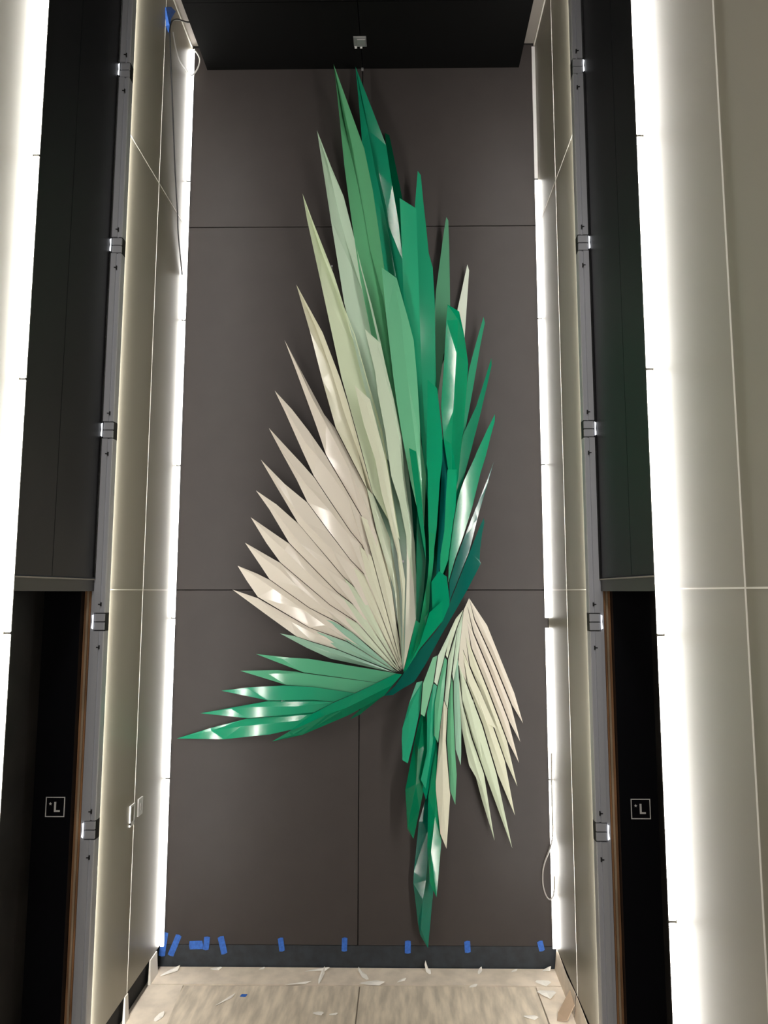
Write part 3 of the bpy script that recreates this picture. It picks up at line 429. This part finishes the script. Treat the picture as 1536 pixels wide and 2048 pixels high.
# ------------------------------------------------------------------ small fixtures
t = tag(empty('junction_box', (0, -.32, 7.45)), 'small metal junction box on the black soffit above the wing', 'junction box')
box('plate', -.058, .050, -.375, -.265, 7.438, 7.45, M_STEEL, t, .003)
box('cover', -.030, .044, -.362, -.290, 7.424, 7.438, M_STEEL, t, .004)
for x in (-.045, .0): box('tab', x-.008, x+.012, -.270, -.255, 7.432, 7.449, M_WHITE, t)
tag(box('bracket', -.012, .010, -.018, -.0005, 7.425, 7.449, M_STEEL, None, .003), 'tiny grey bracket where the wall joint meets the soffit', 'bracket')
for k, (y0, y1, z0, z1) in enumerate(((-.757, -.675, 1.262, 1.402), (-.612, -.528, 1.287, 1.405))):
    t = tag(empty('outlet_box', (-1.52, (y0+y1)/2, z0)), ('open pale outlet box left of the joint on the left side wall', 'white outlet box right of the joint on the left side wall')[k], 'outlet')
    f_ = .014; xf = (-1.5195, -1.510)
    boxes('frame', [(*xf,y0,y1,z1-f_,z1),(*xf,y0,y1,z0,z0+f_*(1.9 if k == 0 else 1)),(*xf,y0,y0+f_,z0+f_,z1-f_),(*xf,y1-f_,y1,z0+f_,z1-f_)], M_WHITE, t)
    box('insert', -1.5195, -1.514+(.003*k), y0+f_, y1-f_, z0+f_, z1-f_, M_SIDE if k == 0 else M_WHITE, t)
    if k: box('switch_slot', -1.511, -1.508, (y0+y1)/2-.004, (y0+y1)/2+.004, z0+.035, z1-.035, M_GREYW, t)
for k, (y0, y1, lb) in enumerate(((-.26, -.10, 'pale packing block under the left wall panel near the corner'), (-.735, -.665, 'pale packing block under the left wall panel joint'))):
    tag(mesh('packing_block', [(-1.52,y0,0),(-1.500,y0,0),(-1.500,y1,0),(-1.52,y1,0),(-1.52,y0+.02,.158),(-1.512,y0+.02,.158),(-1.512,y1,.158),(-1.52,y1,.158)], BF, M_SCRAP), lb, 'block')

# ------------------------------------------------------------------ floor covering
def sheet(name, P, z0, z1, m, label, cat):
    n = len(P); V = [(x,y,z0) for x,y in P]+[(x,y,z1) for x,y in P]
    F = [tuple(range(n-1,-1,-1)), tuple(range(n,2*n))]+[(k,(k+1)%n,(k+1)%n+n,k+n) for k in range(n)]
    return tag(mesh(name, V, F, m), label, cat)
sheet('floor_paper', [(-1.515,-.245),(-.28,-.235),(.0,-.245),(.6,-.232),(1.515,-.24),(1.515,-.006),(-1.515,-.003)], -.012, 0, M_PAPER, 'tan paper strip along the foot of the end wall', 'floor paper')
sheet('floor_paper', [(-1.515,-5.0),(-1.235,-5.0),(-1.225,-.70),(-1.262,-.25),(-1.515,-.25)], -.012, 0, M_PAPER, 'tan paper strip along the foot of the left wall', 'floor paper')
sheet('floor_paper', [(1.345,-5.0),(1.515,-5.0),(1.515,-.25),(1.315,-.245),(1.325,-.6)], -.012, 0, M_PAPER, 'tan paper strip along the foot of the right wall', 'floor paper')
sheet('plywood_sheet', [(-1.22,-2.7),(.026,-2.7),(.026,-.252),(-1.255,-.262)], -.012, -.001, M_PLY, 'worn plywood sheet left of the floor joint', 'plywood')
sheet('plywood_sheet', [(.036,-2.7),(1.335,-2.7),(1.31,-.25),(.036,-.252)], -.012, -.001, M_PLY, 'worn plywood sheet right of the floor joint', 'plywood')
# paper turned up against the right wall, with a torn flap
up_ = tag(mesh('paper_upturn', [(1.50,-.02,.0),(1.50,-.62,.0),(1.517,-.62,.15),(1.518,-.35,.13),(1.518,-.02,.16),(1.503,-.02,.0),(1.503,-.62,.0),(1.519,-.62,.15),(1.5195,-.35,.13),(1.5195,-.02,.16)],
    [(0,4,3,2,1),(5,6,7,8,9),(0,1,6,5),(1,2,7,6),(2,3,8,7),(3,4,9,8),(4,0,5,9)], M_PAPER), 'tan paper turned up along the right wall base', 'floor paper')
tag(mesh('paper_upturn', [(1.50,-.64,.0),(1.50,-1.28,.0),(1.517,-1.28,.11),(1.517,-.64,.15),(1.503,-.64,.0),(1.503,-1.28,.0),(1.519,-1.28,.11),(1.519,-.64,.15)],
    [(0,3,2,1),(4,5,6,7),(0,1,5,4),(1,2,6,5),(2,3,7,6),(3,0,4,7)], M_PAPER), 'nearer tan paper turned up along the right wall base', 'floor paper')
tag(mesh('paper_flap', [(1.495,-.55,.14),(1.40,-.60,.02),(1.38,-.66,.001),(1.44,-.70,.03),(1.497,-.66,.10),(1.497,-.552,.138),(1.402,-.602,.016),(1.382,-.662,.0),(1.442,-.702,.026),(1.499,-.662,.097)],
    [(0,1,2,3,4),(9,8,7,6,5)]+[(k,k+5,(k+1)%5+5,(k+1)%5) for k in range(5)], mat('brown paper underside', (.40,.29,.20,1), .85)), 'torn brown paper flap curling off the right wall base', 'floor paper')
def scrap(x, y, r, asp, ang, lift, label, cur=True):
    a = math.radians(ang); ca, sa = math.cos(a), math.sin(a)
    P = [(-1,-.6,0),(-.3,-1,.2),(.6,-.7,.1),(1,.1,1),(.5,.8,.7),(-.4,.9,.1),(-.9,.2,0),(0,0,.35)]
    V = []
    for d in (.0025, .0005):
        for p, q, l in P:
            p *= r*random.uniform(.85,1.15); q *= r*asp
            V.append((x+p*ca-q*sa, y+p*sa+q*ca, d+l*lift))
    F = [(k,(k+1)%7,7) for k in range(7)]+[(15,(k+1)%7+8,k+8) for k in range(7)]+[(k,k+8,(k+1)%7+8,(k+1)%7) for k in range(7)]
    return tag(mesh('paper_scrap', V, F, M_SCRAP), label, 'paper scrap', 'torn paper scraps on the floor')
for x, y, r, asp, ang, lift, lb in (
    (-1.41,-.09,.085,.22,35,.03,'long curled paper scrap in the left rear corner of the floor'),
    (-1.075,-.04,.045,.4,-15,.02,'curled white scrap by the base below the leaning tapes'),
    (-.728,-.03,.022,.5,10,.01,'tiny white scrap by the base left of the blue floor tape'),
    (-.30,-.05,.09,.14,4,.02,'long thin scrap against the base left of the floor joint'),
    (-.262,-.15,.085,.16,80,.035,'upright paper sliver left of the floor joint'),
    (-1.30,-.66,.045,.5,60,.02,'white scrap at the lower left edge of the plywood'),
    (-.227,-.60,.040,.5,-20,.012,'white scrap on the left plywood near its right end'),
    (-.125,-.607,.030,.35,5,.008,'small flat scrap nearest the floor joint on the left sheet'),
    (.533,-.05,.040,.5,110,.06,'curled white scrap standing below the green blade tip'),
    (.045,-.11,.075,.3,120,.03,'crumpled scrap at the head of the floor joint'),
    (.12,-.225,.085,.3,-8,.02,'crumpled white strip across the floor joint'),
    (.336,-.185,.035,.3,25,.012,'thin scrap on the rear paper right of the floor joint'),
    (1.374,-.21,.06,.5,-40,.03,'crumpled scrap at the right rear corner of the plywood'),
    (1.372,-.36,.075,.5,-50,.05,'large crumpled scrap at the right edge of the plywood'),
    (1.44,-.03,.035,.5,0,.03,'white scrap in the right rear corner of the floor'),
    (1.191,-.04,.025,.4,20,.01,'tiny scrap by the base near the right corner'),
    (.93,-.05,.035,.4,60,.02,'small scrap by the base below the right tape'),
    (.86,-.25,.030,.5,15,.01,'small scrap on the middle of the right plywood'),
    (1.21,-.63,.05,.4,-30,.02,'white scrap at the lower right of the plywood'),
    (-.90,-.45,.075,.10,48,.015,'brown sliver lying on the left plywood'),
    (-.42,-.235,.10,.08,6,.015,'thin sliver lying along the rear paper edge')):
    scrap(x, y, r, asp, ang, lift, lb)
